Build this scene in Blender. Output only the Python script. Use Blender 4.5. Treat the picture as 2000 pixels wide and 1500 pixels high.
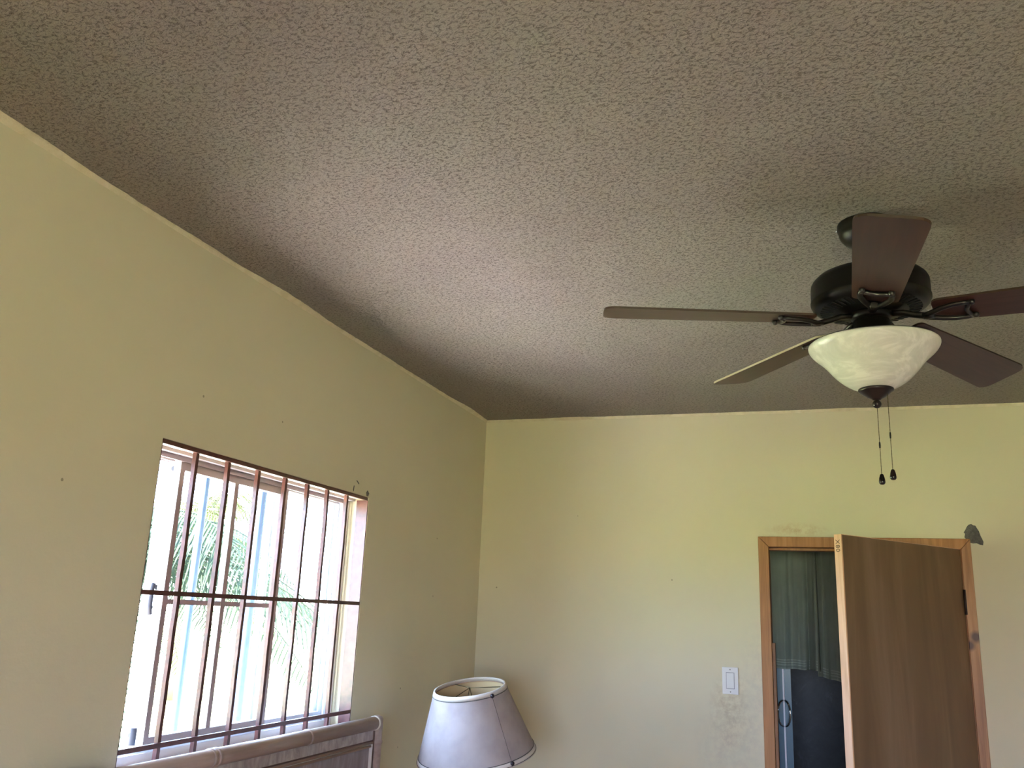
import bpy, bmesh, math, random
from mathutils import Vector, Matrix, noise
random.seed(7)
PI = math.pi
H = 2.65            # ceiling height
C = bpy.context.scene.collection
for o in list(bpy.data.objects): bpy.data.objects.remove(o)
sc = bpy.context.scene

# ------------------------------------------------------------------ camera
cam = bpy.data.cameras.new('camera'); camo = bpy.data.objects.new('camera', cam); C.objects.link(camo)
cam.sensor_width = 36; cam.lens = 1706.56/2000*36; cam.clip_start = 0.02; cam.clip_end = 300
rt = Vector((0.94652457, 0.32002861, 0.04090147)); up = Vector((0.04442118, -0.25483675, 0.96596324)); bk = Vector((0.31955907, -0.91249105, -0.2554253))
M = Matrix((rt, up, bk)).transposed().to_4x4(); M.translation = Vector((1.63234, -4.27742, H-1.0))
camo.matrix_world = M
sc.camera = camo

# ------------------------------------------------------------------ world, sun, exposure
W = bpy.data.worlds.new('sky'); sc.world = W; W.use_nodes = True
n = W.node_tree.nodes; l = W.node_tree.links; n.clear()
out = n.new('ShaderNodeOutputWorld'); bg = n.new('ShaderNodeBackground'); bg.inputs[1].default_value = 14.0
tc = n.new('ShaderNodeTexCoord'); sx = n.new('ShaderNodeSeparateXYZ'); cr = n.new('ShaderNodeValToRGB')
mr = n.new('ShaderNodeMapRange'); mr.inputs[1].default_value = -0.3; mr.inputs[2].default_value = 1.0
l.new(tc.outputs['Generated'], sx.inputs[0]); l.new(sx.outputs[2], mr.inputs[0]); l.new(mr.outputs[0], cr.inputs[0])
e = cr.color_ramp.elements
e[0].position = 0.0; e[0].color = (.34, .33, .28, 1)
e[1].position = 1.0; e[1].color = (.42, .60, 1.0, 1)
a = e.new(.225); a.color = (.50, .52, .44, 1)
a = e.new(.25); a.color = (.54, .69, 1.0, 1)
a = e.new(.5); a.color = (.45, .65, 1.0, 1)
l.new(cr.outputs[0], bg.inputs[0]); l.new(bg.outputs[0], out.inputs[0])
sun = bpy.data.lights.new('sun', 'SUN'); sun.energy = 54; sun.angle = math.radians(.6); sun.color = (1, .95, .86)
so = bpy.data.objects.new('sun', sun); C.objects.link(so)
so.rotation_euler = Vector((-.30, -.42, .86)).to_track_quat('Z', 'Y').to_euler()
def portal(loc, rot, sx_, sy_):
    li = bpy.data.lights.new('window_portal', 'AREA'); li.shape = 'RECTANGLE'; li.size = sx_; li.size_y = sy_
    li.cycles.is_portal = True
    o = bpy.data.objects.new('window_portal', li); C.objects.link(o); o.location = loc; o.rotation_euler = rot
    return o
sc.view_settings.view_transform = 'Standard'; sc.view_settings.look = 'None'
sc.view_settings.exposure = 1.43; sc.view_settings.gamma = 1; sc.view_settings.use_curve_mapping = False
sc.cycles.max_bounces = 14; sc.cycles.diffuse_bounces = 8; sc.cycles.glossy_bounces = 6; sc.cycles.transparent_max_bounces = 24
sc.cycles.transmission_bounces = 8; sc.cycles.sample_clamp_indirect = 12; sc.cycles.use_denoising = True
sc.cycles.caustics_reflective = False; sc.cycles.caustics_refractive = False

# ------------------------------------------------------------------ materials
def srgb(r, g, b):
    f = lambda c: ((c/255+.055)/1.055)**2.4 if c/255 > .04045 else c/255/12.92
    return (f(r), f(g), f(b), 1)
class Mt:
    def __init__(s, name, col=(.5, .5, .5, 1), rough=.6, metal=0, spec=.5):
        s.m = bpy.data.materials.new(name); s.m.use_nodes = True; s.t = s.m.node_tree; s.b = s.t.nodes['Principled BSDF']
        if len(col) == 3: col = (*col, 1)
        s.b.inputs['Base Color'].default_value = col; s.b.inputs['Roughness'].default_value = rough
        s.b.inputs['Metallic'].default_value = metal; s.b.inputs['Specular IOR Level'].default_value = spec; s.col = col
        s.co = s.t.nodes.new('ShaderNodeTexCoord').outputs['Object']; s.hgt = None
    def mapping(s, scale=(1, 1, 1), rot=(0, 0, 0), loc=(0, 0, 0)):
        m = s.t.nodes.new('ShaderNodeMapping'); m.inputs['Scale'].default_value = scale; m.inputs['Rotation'].default_value = rot
        m.inputs['Location'].default_value = loc
        s.t.links.new(s.co, m.inputs[0]); return m.outputs[0]
    def noise(s, scale, detail=4, rough=.55, vec=None, dist=0):
        x = s.t.nodes.new('ShaderNodeTexNoise'); x.inputs['Scale'].default_value = scale; x.inputs['Detail'].default_value = detail
        x.inputs['Roughness'].default_value = rough; x.inputs['Distortion'].default_value = dist
        s.t.links.new(vec or s.co, x.inputs['Vector']); return x.outputs[0]
    def ramp(s, fac, stops):
        r = s.t.nodes.new('ShaderNodeValToRGB'); s.t.links.new(fac, r.inputs[0]); el = r.color_ramp.elements
        while len(el) < len(stops): el.new(.5)
        for q, (p, c) in zip(el, stops): q.position = p; q.color = c if len(c) == 4 else (*c, 1)
        return r.outputs[0]
    def math(s, op, a, b):
        m = s.t.nodes.new('ShaderNodeMath'); m.operation = op
        for i, v in enumerate((a, b)):
            if isinstance(v, (int, float)): m.inputs[i].default_value = v
            else: s.t.links.new(v, m.inputs[i])
        return m.outputs[0]
    def mix(s, fac, a, b, mode='MIX'):
        m = s.t.nodes.new('ShaderNodeMix'); m.data_type = 'RGBA'; m.blend_type = mode
        if isinstance(fac, (int, float)): m.inputs[0].default_value = fac
        else: s.t.links.new(fac, m.inputs[0])
        for i, v in ((6, a), (7, b)):
            if isinstance(v, tuple): m.inputs[i].default_value = v
            else: s.t.links.new(v, m.inputs[i])
        return m.outputs[2]
    def color(s, c): s.t.links.new(c, s.b.inputs['Base Color']); return s
    def bump(s, h, strength=.5, dist=.01):
        b = s.t.nodes.new('ShaderNodeBump'); b.inputs['Strength'].default_value = strength; b.inputs['Distance'].default_value = dist
        s.t.links.new(h, b.inputs['Height']); s.t.links.new(b.outputs[0], s.b.inputs['Normal']); return s
    def blob(s, centre, radius, soft=.5):
        """1 inside a soft-edged sphere round a point of the surface"""
        d = s.t.nodes.new('ShaderNodeVectorMath'); d.operation = 'SUBTRACT'; s.t.links.new(s.co, d.inputs[0]); d.inputs[1].default_value = centre
        k = s.t.nodes.new('ShaderNodeVectorMath'); k.operation = 'DIVIDE'; s.t.links.new(d.outputs[0], k.inputs[0]); k.inputs[1].default_value = radius
        L = s.t.nodes.new('ShaderNodeVectorMath'); L.operation = 'LENGTH'; s.t.links.new(k.outputs[0], L.inputs[0])
        m = s.t.nodes.new('ShaderNodeMapRange'); m.inputs[1].default_value = 1.0; m.inputs[2].default_value = 1-soft
        s.t.links.new(L.outputs['Value'], m.inputs[0]); return m.outputs[0]

WALLC = (.72, .67, .50, 1)
def wall_mat(name, stains=()):
    m = Mt(name, WALLC, .75, spec=.3)
    c = m.ramp(m.noise(1.3, 3), [(.3, (.70, .65, .485)), (.7, (.74, .69, .52))])
    # fly specks: sparse tiny dots
    v = m.t.nodes.new('ShaderNodeTexVoronoi'); v.inputs['Scale'].default_value = 9; v.inputs['Randomness'].default_value = 1
    m.t.links.new(m.co, v.inputs['Vector'])
    dot = m.math('LESS_THAN', v.outputs['Distance'], .035)
    sel = m.math('GREATER_THAN', m.t.nodes.new('ShaderNodeSeparateColor').outputs[0], .5)
    sp = m.t.nodes.new('ShaderNodeSeparateColor'); m.t.links.new(v.outputs['Color'], sp.inputs[0])
    f = m.math('MULTIPLY', dot, m.math('GREATER_THAN', sp.outputs[0], .62))
    c = m.mix(m.math('MULTIPLY', f, .7), c, (.22, .19, .12, 1))
    for cen, rad, colr, amt in stains:
        nz = m.ramp(m.noise(28, 6, .7), [(.42, (0, 0, 0)), (.62, (1, 1, 1))])
        f = m.math('MULTIPLY', m.math('MULTIPLY', m.blob(cen, rad, .9), nz), amt)
        c = m.mix(f, c, colr)
    m.color(c)
    m.bump(m.math('ADD', m.math('MULTIPLY', m.noise(14, 4), .6), m.math('MULTIPLY', m.noise(160, 2), .10)), .35, .006)
    return m.m
M_wall_l = wall_mat('cream_wall_paint')
M_wall_b = wall_mat('cream_wall_paint_stained', [
    ((1.24, 0, H-1.36), (.10, .2, .20), (.42, .32, .19, 1), .55), ((1.22, 0, H-1.50), (.16, .2, .25), (.48, .42, .36, 1), .35),
    ((1.36, 0, H-1.30), (.10, .2, .40), (.48, .44, .40, 1), .30), ((1.56, 0, H-.565), (.16, .2, .035), (.50, .33, .18, 1), .75)])
def ceiling_mat():
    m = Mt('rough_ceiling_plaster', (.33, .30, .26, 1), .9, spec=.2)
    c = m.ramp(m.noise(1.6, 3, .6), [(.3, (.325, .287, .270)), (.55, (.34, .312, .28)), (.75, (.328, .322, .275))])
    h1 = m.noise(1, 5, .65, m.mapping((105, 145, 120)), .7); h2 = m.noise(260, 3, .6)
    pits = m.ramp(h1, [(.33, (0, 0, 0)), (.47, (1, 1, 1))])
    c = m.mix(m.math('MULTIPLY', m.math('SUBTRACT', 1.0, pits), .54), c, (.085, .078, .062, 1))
    m.color(c)
    m.bump(m.math('ADD', m.math('MULTIPLY', pits, .6), m.math('ADD', m.math('MULTIPLY', h1, .9), m.math('MULTIPLY', h2, .4))), .8, .007)
    return m.m
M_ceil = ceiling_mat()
def wood_mat(name, c1, c2, c3, rough=.5, grain=(60, 60, 2.2), spec=.4, waves=1.0, bs=.15):
    m = Mt(name, c2, rough, spec=spec)
    v = m.mapping(grain)
    g = m.noise(1.0, 6, .6, v, .8)
    v2 = m.mapping((grain[0]*.18, grain[1]*.18, grain[2]*.35)); g2 = m.noise(1.0, 3, .5, v2, 1.8*waves)
    c = m.ramp(g, [(.3, c1), (.5, c2), (.72, c3)])
    c = m.mix(m.math('MULTIPLY', m.ramp(g2, [(.42, (0, 0, 0)), (.6, (1, 1, 1))]), .35), c, (*c1, 1))
    m.color(c); m.bump(g, bs, .002); return m.m
M_pine = wood_mat('orange_pine', (.30, .12, .035), (.44, .19, .06), (.54, .26, .10), .42, (45, 45, 2.0))
M_edge = wood_mat('pale_pine_edge', (.66, .38, .22), (.80, .50, .32), (.86, .58, .40), .5, (60, 60, 2.5))
M_ply = wood_mat('tan_plywood', (.160, .094, .050), (.205, .123, .066), (.265, .170, .105), .5, (8, 8, .9), waves=3.2, bs=.06)
M_blade = wood_mat('dark_walnut_blade', (.030, .011, .009), (.047, .018, .014), (.060, .024,   .019), .38, (3.0, 55, 55), spec=.5, bs=.04)
M_bladeedge = Mt('dark_blade_edge', (.045, .024, .015, 1), .5).m
M_bladepale = Mt('worn_blade_edge_reflection', (.42, .36, .26, 1), .5).m  # reflection along one worn blade edge, painted in as a pale colour
m = Mt('dark_bronze_metal', (.013, .012, .009, 1), .40, .5); m.bump(m.noise(300, 2), .05, .001); M_bronze = m.m
M_iron = Mt('satin_bronze_iron', (.050, .045, .042, 1), .28, .7).m
M_black = Mt('black_slot', (.004, .004, .004, 1), .8).m
m = Mt('aged_bronze_finial', (.035, .026, .026, 1), .3, .6); M_finial = m.m
M_chain = Mt('antique_chain', (.10, .08, .035, 1), .4, .8).m
M_pull = Mt('black_gloss_pull', (.010, .006, .006, 1), .12).m
m = Mt('alabaster_glass', (.80, .81, .74, 1), .22)
sw = m.noise(6, 5, .6, m.mapping((1, 1, 2.8)), 3.2)
m.color(m.ramp(sw, [(.35, (.70, .705, .67)), (.5, (.77, .77, .74)), (.60, (.88, .88, .85))]))
m.b.inputs['Subsurface Weight'].default_value = .35; m.b.inputs['Subsurface Radius'].default_value = (.03, .03, .03); m.b.inputs['Subsurface Scale'].default_value = 1
M_bowl = m.m
def translucent(name, col, fac, rough=.8, stops=None, nscale=30):
    m = Mt(name, col, rough, spec=.2); t = m.t
    tr = t.nodes.new('ShaderNodeBsdfTranslucent'); tr.inputs[0].default_value = (*col, 1)[:4]
    if stops:
        c = m.ramp(m.noise(nscale, 4), stops); m.color(c); t.links.new(c, tr.inputs[0])
    mx = t.nodes.new('ShaderNodeMixShader'); mx.inputs[0].default_value = fac
    o = t.nodes['Material Output']; t.links.new(m.b.outputs[0], mx.inputs[1]); t.links.new(tr.outputs[0], mx.inputs[2]); t.links.new(mx.outputs[0], o.inputs[0])
    return m.m
M_shade = translucent('white_parchment_shade', (.42, .36, .36, 1), .12, .7, [(.3, (.38, .325, .33)), (.6, (.45, .395, .40))], 14)
M_shadeband = Mt('white_shade_band', (.66, .60, .57, 1), .6).m
M_inner = Mt('yellowed_lining', (.60, .46, .27, 1), .8).m
M_cord = Mt('dark_grey_cord', (.09, .085, .085, 1), .7).m
M_stud = Mt('dark_stud', (.025, .015, .02, 1), .3).m
m = Mt('washed_rattan_pole', (.36, .27, .235, 1), .42)
m.color(m.ramp(m.noise(1, 5, .6, m.mapping((30, 3, 30))), [(.35, (.30, .215, .185)), (.65, (.42, .32, .28))])); M_rattan = m.m
M_ratdark = Mt('dark_rattan_gap', (.11, .055, .04, 1), .6).m
M_rattrim = Mt('tan_rattan_trim', (.34, .21, .14, 1), .5).m
m = Mt('washed_bark_panel', (.30, .24, .23, 1), .6)
g = m.noise(1, 6, .65, m.mapping((20, 38, 7), (.62, 0, 0)), .5)
m.color(m.ramp(g, [(.3, (.21, .165, .165)), (.5, (.26, .21, .21)), (.72, (.36, .31, .31))])); m.bump(g, .3, .004); M_bark = m.m
m = Mt('washed_bark_strip', (.36, .31, .29, 1), .6)
g = m.noise(1, 6, .65, m.mapping((20, 26, 14), (.5, 0, 0)), .9)
m.color(m.ramp(g, [(.3, (.24, .20, .19)), (.5, (.38, .33, .31)), (.68, (.50, .45, .43))])); m.bump(g, .3, .004); M_barkstrip = m.m
M_ratlight = Mt('pale_binding', (.62, .55, .50, 1), .5).m
m = Mt('red_oxide_steel', (.10, .03, .028, 1), .34, spec=.6); m.color(m.ramp(m.noise(40, 4), [(.35, (.065, .018, .017)), (.65, (.12, .035, .03))])); M_grille = m.m
M_alu = Mt('grey_aluminium', (.42, .38, .40, 1), .42, .25).m
M_alul = Mt('pale_aluminium', (.70, .70, .74, 1), .4, .2).m
M_white = Mt('white_paint', (.82, .82, .80, 1), .5).m
M_plastic = Mt('white_switch_plastic', (.74, .75, .76, 1), .35).m
M_screw = Mt('screw_steel', (.25, .24, .22, 1), .35, .9).m
M_darksteel = Mt('dark_hinge_steel', (.05, .03, .022, 1), .5, .6).m
M_rust = Mt('weathered_dark_steel', (.035, .037, .048, 1), .8, spec=.2).m
M_grey = Mt('latch_grey', (.22, .23, .27, 1), .5).m
m = Mt('grey_cement', (.16, .15, .145, 1), .9); g = m.noise(40, 6, .7); m.color(m.ramp(g, [(.3, (.085, .08, .075)), (.7, (.20, .19, .175))])); m.bump(g, .8, .01); M_cement = m.m
m = Mt('green_towel', (.36, .43, .38, 1), .95, spec=.1); g = m.noise(500, 2); m.color(m.ramp(m.noise(6, 3), [(.3, (.32, .38, .33)), (.7, (.40, .47, .42))])); m.bump(g, .4, .003); M_towel = m.m
M_towelband = Mt('pale_towel_stripe', (.52, .60, .54, 1), .9).m
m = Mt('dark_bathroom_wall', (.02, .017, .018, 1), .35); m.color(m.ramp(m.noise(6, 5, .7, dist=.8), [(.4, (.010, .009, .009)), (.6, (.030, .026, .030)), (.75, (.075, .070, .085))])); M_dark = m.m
M_bluepanel = Mt('blue_tinted_panel', (.10, .22, .30, 1), .25).m
M_chrome = Mt('chrome', (.75, .76, .78, 1), .12, 1).m
M_ink = Mt('pencil_marks', (.12, .07, .04, 1), .8).m
M_blue = Mt('blue_painted_post', (.022, .050, .125, 1), .45).m
m = Mt('floor_tile', (.55, .40, .28, 1), .45); m.color(m.ramp(m.noise(4, 4), [(.3, (.52, .31, .25)), (.7, (.61, .38, .31))])); M_floor = m.m
M_grout = Mt('grout', (.25, .22, .19, 1), .9).m
m = Mt('pale_concrete', (.72, .61, .55, 1), .9); m.color(m.ramp(m.noise(3, 4), [(.3, (.70, .59, .54)), (.7, (.78, .67, .61))])); M_conc = m.m
m = Mt('sunlit_lawn', (.20, .30, .06, 1), .9); m.color(m.ramp(m.noise(5, 5), [(.3, (.27, .29, .12)), (.7, (.37, .39, .17))])); M_lawn = m.m
M_leafg = translucent('palm_leaf_green', (.020, .032, .020, 1), .35)
M_leafy = translucent('palm_leaf_yellow', (.045, .050, .016, 1), .35)
M_trunk = Mt('palm_trunk', (.12, .09, .06, 1), .9).m
M_nstand = wood_mat('brown_nightstand_wood', (.14, .08, .05), (.2, .12, .08), (.25, .16, .1), .5)
M_ceram = Mt('cream_ceramic', (.6, .52, .42, 1), .25).m
M_bulb = Mt('frosted_bulb', (.8, .8, .78, 1), .3).m
M_brass = Mt('lamp_brass', (.12, .085, .04, 1), .4, .8).m
m = bpy.data.materials.new('window_glass'); m.use_nodes = True; t = m.node_tree; t.nodes.remove(t.nodes['Principled BSDF'])
g1 = t.nodes.new('ShaderNodeBsdfTransparent'); g1.inputs[0].default_value = (.93, .96, .95, 1)
g2 = t.nodes.new('ShaderNodeBsdfGlossy'); g2.inputs['Roughness'].default_value = .03
fr = t.nodes.new('ShaderNodeLayerWeight'); pw = t.nodes.new('ShaderNodeMath'); pw.operation = 'POWER'; pw.inputs[1].default_value = 5; t.links.new(fr.outputs['Facing'], pw.inputs[0])
mr_ = t.nodes.new('ShaderNodeMapRange'); mr_.inputs[3].default_value = .03; mr_.inputs[4].default_value = .8; t.links.new(pw.outputs[0], mr_.inputs[0]); mx = t.nodes.new('ShaderNodeMixShader')
t.links.new(mr_.outputs[0], mx.inputs[0]); t.links.new(g1.outputs[0], mx.inputs[1]); t.links.new(g2.outputs[0], mx.inputs[2])
t.links.new(mx.outputs[0], t.nodes['Material Output'].inputs[0]); M_glass = m

# ------------------------------------------------------------------ helpers
def box(bm, x0, x1, y0, y1, z0, z1, mi=0, bevel=0):
    vs = [bm.verts.new((x, y, z)) for x in (x0, x1) for y in (y0, y1) for z in (z0, z1)]
    fs = []
    for f in ((0, 1, 3, 2), (4, 6, 7, 5), (0, 4, 5, 1), (2, 3, 7, 6), (0, 2, 6, 4), (1, 5, 7, 3)):
        q = bm.faces.new([vs[i] for i in f]); q.material_index = mi; fs.append(q)
    if bevel:
        ed = list({e for f in fs for e in f.edges})
        bmesh.ops.bevel(bm, geom=ed, offset=bevel, segments=2, affect='EDGES', profile=.6)
def tube(bm, pts, r, seg=10, caps=True, flat=None):
    """swept tube; r number or list; flat=(w,h) multipliers on frame"""
    pts = [Vector(p) for p in pts]; N = len(pts); rs = r if isinstance(r, (list, tuple)) else [r]*N
    rings = []; prev = None
    for i, p in enumerate(pts):
        d = (pts[min(i+1, N-1)]-pts[max(i-1, 0)]).normalized()
        if prev is None:
            a = Vector((0, 0, 1)) if abs(d.z) < .9 else Vector((1, 0, 0)); prev = d.cross(a).normalized()
        prev = (prev-d*prev.dot(d)).normalized(); b = d.cross(prev)
        fa, fb = flat or (1, 1)
        rings.append([bm.verts.new(p+prev*math.cos(2*PI*k/seg)*rs[i]*fa+b*math.sin(2*PI*k/seg)*rs[i]*fb) for k in range(seg)])
    for A, B in zip(rings, rings[1:]):
        for k in range(seg): bm.faces.new((A[k], A[(k+1) % seg], B[(k+1) % seg], B[k])).smooth = True
    if caps:
        bm.faces.new(rings[0][::-1]); bm.faces.new(rings[-1])
def lathe(bm, prof, seg=48, mi=0, close=False):
    """prof list of (r,z) ; smooth"""
    rings = []
    for r, z in prof:
        if r < 1e-6: rings.append([bm.verts.new((0, 0, z))])
        else: rings.append([bm.verts.new((r*math.cos(2*PI*k/seg), r*math.sin(2*PI*k/seg), z)) for k in range(seg)])
    for A, B in zip(rings, rings[1:]):
        for k in range(seg):
            k2 = (k+1) % seg
            if len(A) == 1 and len(B) == 1: continue
            f = [A[0], B[k2], B[k]] if len(A) == 1 else [A[k], A[k2], B[0]] if len(B) == 1 else [A[k], A[k2], B[k2], B[k]]
            q = bm.faces.new(f); q.smooth = True; q.material_index = mi
def prism(bm, outline, z0, z1, bevel=0):
    """outline list of (x,y) extruded in z"""
    A = [bm.verts.new((x, y, z0)) for x, y in outline]; B = [bm.verts.new((x, y, z1)) for x, y in outline]
    N = len(A); fs = [bm.faces.new(A[::-1]), bm.faces.new(B)]
    for k in range(N): fs.append(bm.faces.new((A[k], A[(k+1) % N], B[(k+1) % N], B[k])))
    return fs
def obj(name, bm, mats, parent=None, loc=None, mat=None, label=None, smooth_angle=None, fix=True):
    if fix: bmesh.ops.recalc_face_normals(bm, faces=bm.faces)
    me = bpy.data.meshes.new(name); bm.to_mesh(me); bm.free()
    for q in (mats if isinstance(mats, (list, tuple)) else [mats]): me.materials.append(q)
    o = bpy.data.objects.new(name, me); C.objects.link(o)
    if parent: o.parent = parent
    if loc: o.location = loc
    if mat is not None: o.matrix_local = mat
    if label: o['label'] = label
    return o
def thing(name, label, cat, loc=(0, 0, 0), rot=(0, 0, 0), group=None):
    o = bpy.data.objects.new(name, None); C.objects.link(o); o.location = loc; o.rotation_euler = rot; o.empty_display_size = .05
    if label: o['label'] = label
    if cat: o['category'] = cat
    if group: o['group'] = group
    return o
def struct(name, bm=None, mats=None, loc=None):
    if bm is None:
        o = thing(name, None, None, loc or (0, 0, 0))
    else: o = obj(name, bm, mats, None, loc)
    o['kind'] = 'structure'; return o
def B(): return bmesh.new()
def bx(name, mats, parent, *a, bevel=0, **k):
    b = B(); box(b, *a, bevel=bevel); return obj(name, b, mats, parent, **k)
def dup(o, parent, mat=None, loc=None):
    c = o.copy(); C.objects.link(c); c.parent = parent
    if mat is not None: c.matrix_local = mat
    if loc is not None: c.location = loc
    return c

# ------------------------------------------------------------------ room shell
XR, YB, T = 4.2, -7.2, .15
WY0, WY1, WZ0, WZ1 = -2.412, -1.240, H-1.43, H-.581      # barred window opening
DX0, DX1, DZ1 = 1.384, 2.272, H-.600                        # door casing outer
def holed(bm, u0, u1, v0, v1, holes, put):
    us = sorted({u0, u1, *[h[0] for h in holes], *[h[1] for h in holes]}); vs = sorted({v0, v1, *[h[2] for h in holes], *[h[3] for h in holes]})
    for a, b in zip(us, us[1:]):
        for c, d in zip(vs, vs[1:]):
            cu, cv = (a+b)/2, (c+d)/2
            if any(h[0] < cu < h[1] and h[2] < cv < h[3] for h in holes): continue
            put(a, b, c, d)
b = B(); holed(b, YB-T, 0, 0, H, [(WY0, WY1, WZ0, WZ1)], lambda a, c, d, e: box(b, -T, 0, a, c, d, e)); bmesh.ops.remove_doubles(b, verts=b.verts, dist=1e-5)
struct('wall_left', b, M_wall_l)
b = B(); holed(b, -T, XR+T, 0, H, [(DX0, DX1, 0, DZ1)], lambda a, c, d, e: box(b, a, c, 0, .11, d, e)); bmesh.ops.remove_doubles(b, verts=b.verts, dist=1e-5)
wall_back = struct('wall_back', b, M_wall_b)
RW = (-3.6, -3.0, 1.2, 2.0)
b = B(); holed(b, YB-T, 0, 0, H, [], lambda a, c, d, e: box(b, XR, XR+T, a, c, d, e)); struct('wall_right', b, M_wall_l)
FW = (1.2, 2.95, 1.05, 2.10)  # opening of the unseen window, added for light on the back wall
b = B(); holed(b, 0, XR, 0, H, [FW], lambda a, c, d, e: box(b, a, c, YB-T, YB, d, e)); struct('wall_front', b, M_wall_l)
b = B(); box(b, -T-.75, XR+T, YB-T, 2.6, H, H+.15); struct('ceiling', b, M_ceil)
b = B(); box(b, -T, XR+T, YB-T, 2.6, -.12, -.006); fl = struct('floor', b, M_grout)
tb = B(); box(tb, 0, .394, 0, .394, -.008, 0); t0 = obj('tile', tb, M_floor, fl, (0.003, YB+.003, 0)); 
for i in range(11):
    for j in range(19):
        if i+j and i*.4+.4 < XR+.21 and YB+j*.4+.394 < 0.01: dup(t0, fl, loc=(i*.4+.003, YB+j*.4+.003, 0))
# plain frame for the unseen window, added behind the viewpoint to light the room
def plain_window(name, axis, p, h):
    w = struct(name); f = .05
    for (a, c, d, e) in ((h[0], h[0]+f, h[2], h[3]), (h[1]-f, h[1], h[2], h[3]), ((h[0]+h[1])/2-f/2, (h[0]+h[1])/2+f/2, h[2]+f, h[3]-f), (h[0]+f, h[1]-f, h[2], h[2]+f), (h[0]+f, h[1]-f, h[3]-f, h[3])):
        if axis == 'x': bx('window_frame', M_alul, w, p, p+.05, a, c, d, e)
        else: bx('window_frame', M_alul, w, a, c, p, p+.05, d, e)
    return w
plain_window('fill_window', 'y', YB-.10, FW)
portal((-T-.02, (WY0+WY1)/2, (WZ0+WZ1)/2), (0, -PI/2, 0), WZ1-WZ0, WY1-WY0)
portal(((FW[0]+FW[1])/2, YB-T-.02, (FW[2]+FW[3])/2), (PI/2, 0, 0), FW[1]-FW[0], FW[3]-FW[2])

# ragged plaster beads where the walls meet the ceiling
def bead(name, n_, fn, seed):
    b = B(); prev = None
    for i in range(n_+1):
        s = i/n_; (p, inward) = fn(s)
        v = noise.noise(Vector((s*38, seed, 0)))*.5+noise.noise(Vector((s*160, seed, 3)))*.35+noise.noise(Vector((s*420, seed, 9)))*.2
        big = max(0, noise.noise(Vector((s*13, seed+5, 1))))
        r = .007+.008*max(-.6, v)+.024*big; dwn = .012+.004*v
        q = [b.verts.new(p+Vector((0, 0, -dwn))), b.verts.new(p+inward*r*.75+Vector((0, 0, -.0035-.003*max(0, v)))), b.verts.new(p+inward*r), b.verts.new(p+Vector((0, 0, .0)))]
        if prev:
            for k in range(3): b.faces.new((prev[k], prev[k+1], q[k+1], q[k]))
        prev = q
    return struct(name, b, M_bead)
m = Mt('plaster_bead_paint', WALLC, .8); m.color(m.ramp(m.noise(30, 4), [(.35, (.66, .60, .42)), (.7, (.76, .70, .54))])); m.bump(m.noise(120, 4), .5, .004); M_bead = m.m
bead('trim_1', 1500, lambda s: (Vector((0, -7.2*s, H)), Vector((1, 0, 0))), 2.0)
bead('trim_2', 1300, lambda s: (Vector((XR*s, 0, H)), Vector((0, -1, 0))), 7.0)

# ------------------------------------------------------------------ barred window
win = struct('window_1')
bx('window_sill', M_white, win, -T-.04, .0, WY0, WY1, WZ0-.001, WZ0+.012, bevel=.002)
# aluminium outer frame, x from -.145 to -.075
FX0, FX1 = -.145, -.078
b = B()
box(b, FX0, FX1, WY0, WY0+.03, WZ0+.012, WZ1); 
obj('frame_stile', b, M_alu, win)
b = B()
box(b, FX0, FX1-.006, WY1-.012, WY1, WZ0+.012, WZ1)
for k, xx in enumerate((FX0, FX0+.021, FX0+.042, FX1-.004)): box(b, xx, xx+.004, WY1-.034, WY1-.012, WZ0+.012, WZ1)
obj('frame_stile', b, M_alul, win, label='pale aluminium frame stile with three running tracks')
b = B(); box(b, FX0, FX1, WY0+.03, WY1-.036, WZ1-.012, WZ1)
for xx in (FX0, FX0+.031, FX1-.004): box(b, xx, xx+.004, WY0+.03, WY1-.036, WZ1-.030, WZ1-.012)
box(b, -.074, -.056, WY0+.006, WY1-.006, WZ1-.016, WZ1)
obj('frame_head', b, M_alu, win)
b = B(); box(b, FX0, FX1, WY0+.03, WY1-.036, WZ0+.012, WZ0+.022)
for xx in (FX0, FX0+.031, FX1-.004): box(b, xx, xx+.004, WY0+.03, WY1-.036, WZ0+.022, WZ0+.036)
obj('frame_sill', b, M_alul, win)
def sash(x, y0, y1, z0, z1, mids, rails, mat, w=.02, top=.046, bot=.03):
    s = bpy.data.objects.new('sash', None); C.objects.link(s); s.parent = win
    bx('stile', mat, s, x-.012, x+.012, y0, y0+w, z0, z1); bx('stile', mat, s, x-.012, x+.012, y1-w, y1, z0, z1)
    bx('rail', mat, s, x-.011, x+.011, y0+w, y1-w, z1-top, z1); bx('rail', mat, s, x-.011, x+.011, y0+w, y1-w, z0, z0+bot)
    for y in mids: bx('muntin', mat, s, x-.010, x+.010, y-w/2, y+w/2, z0+bot, z1-top)
    for z in rails: bx('rail', mat, s, x-.009, x+.009, y0+w, y1-w, z-.007, z+.007)
    bx('glass_pane', M_glass, s, x-.002, x+.002, y0+w, y1-w, z0+bot, z1-top)
    return s
sash(-.097, -2.225, -1.665, H-1.388, H-.588, [-1.953], [H-1.003], M_alu)
sash(-.130, -1.70, -1.225, H-1.40, H-.588, [], [], M_alul, w=.016, top=.024)
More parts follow.
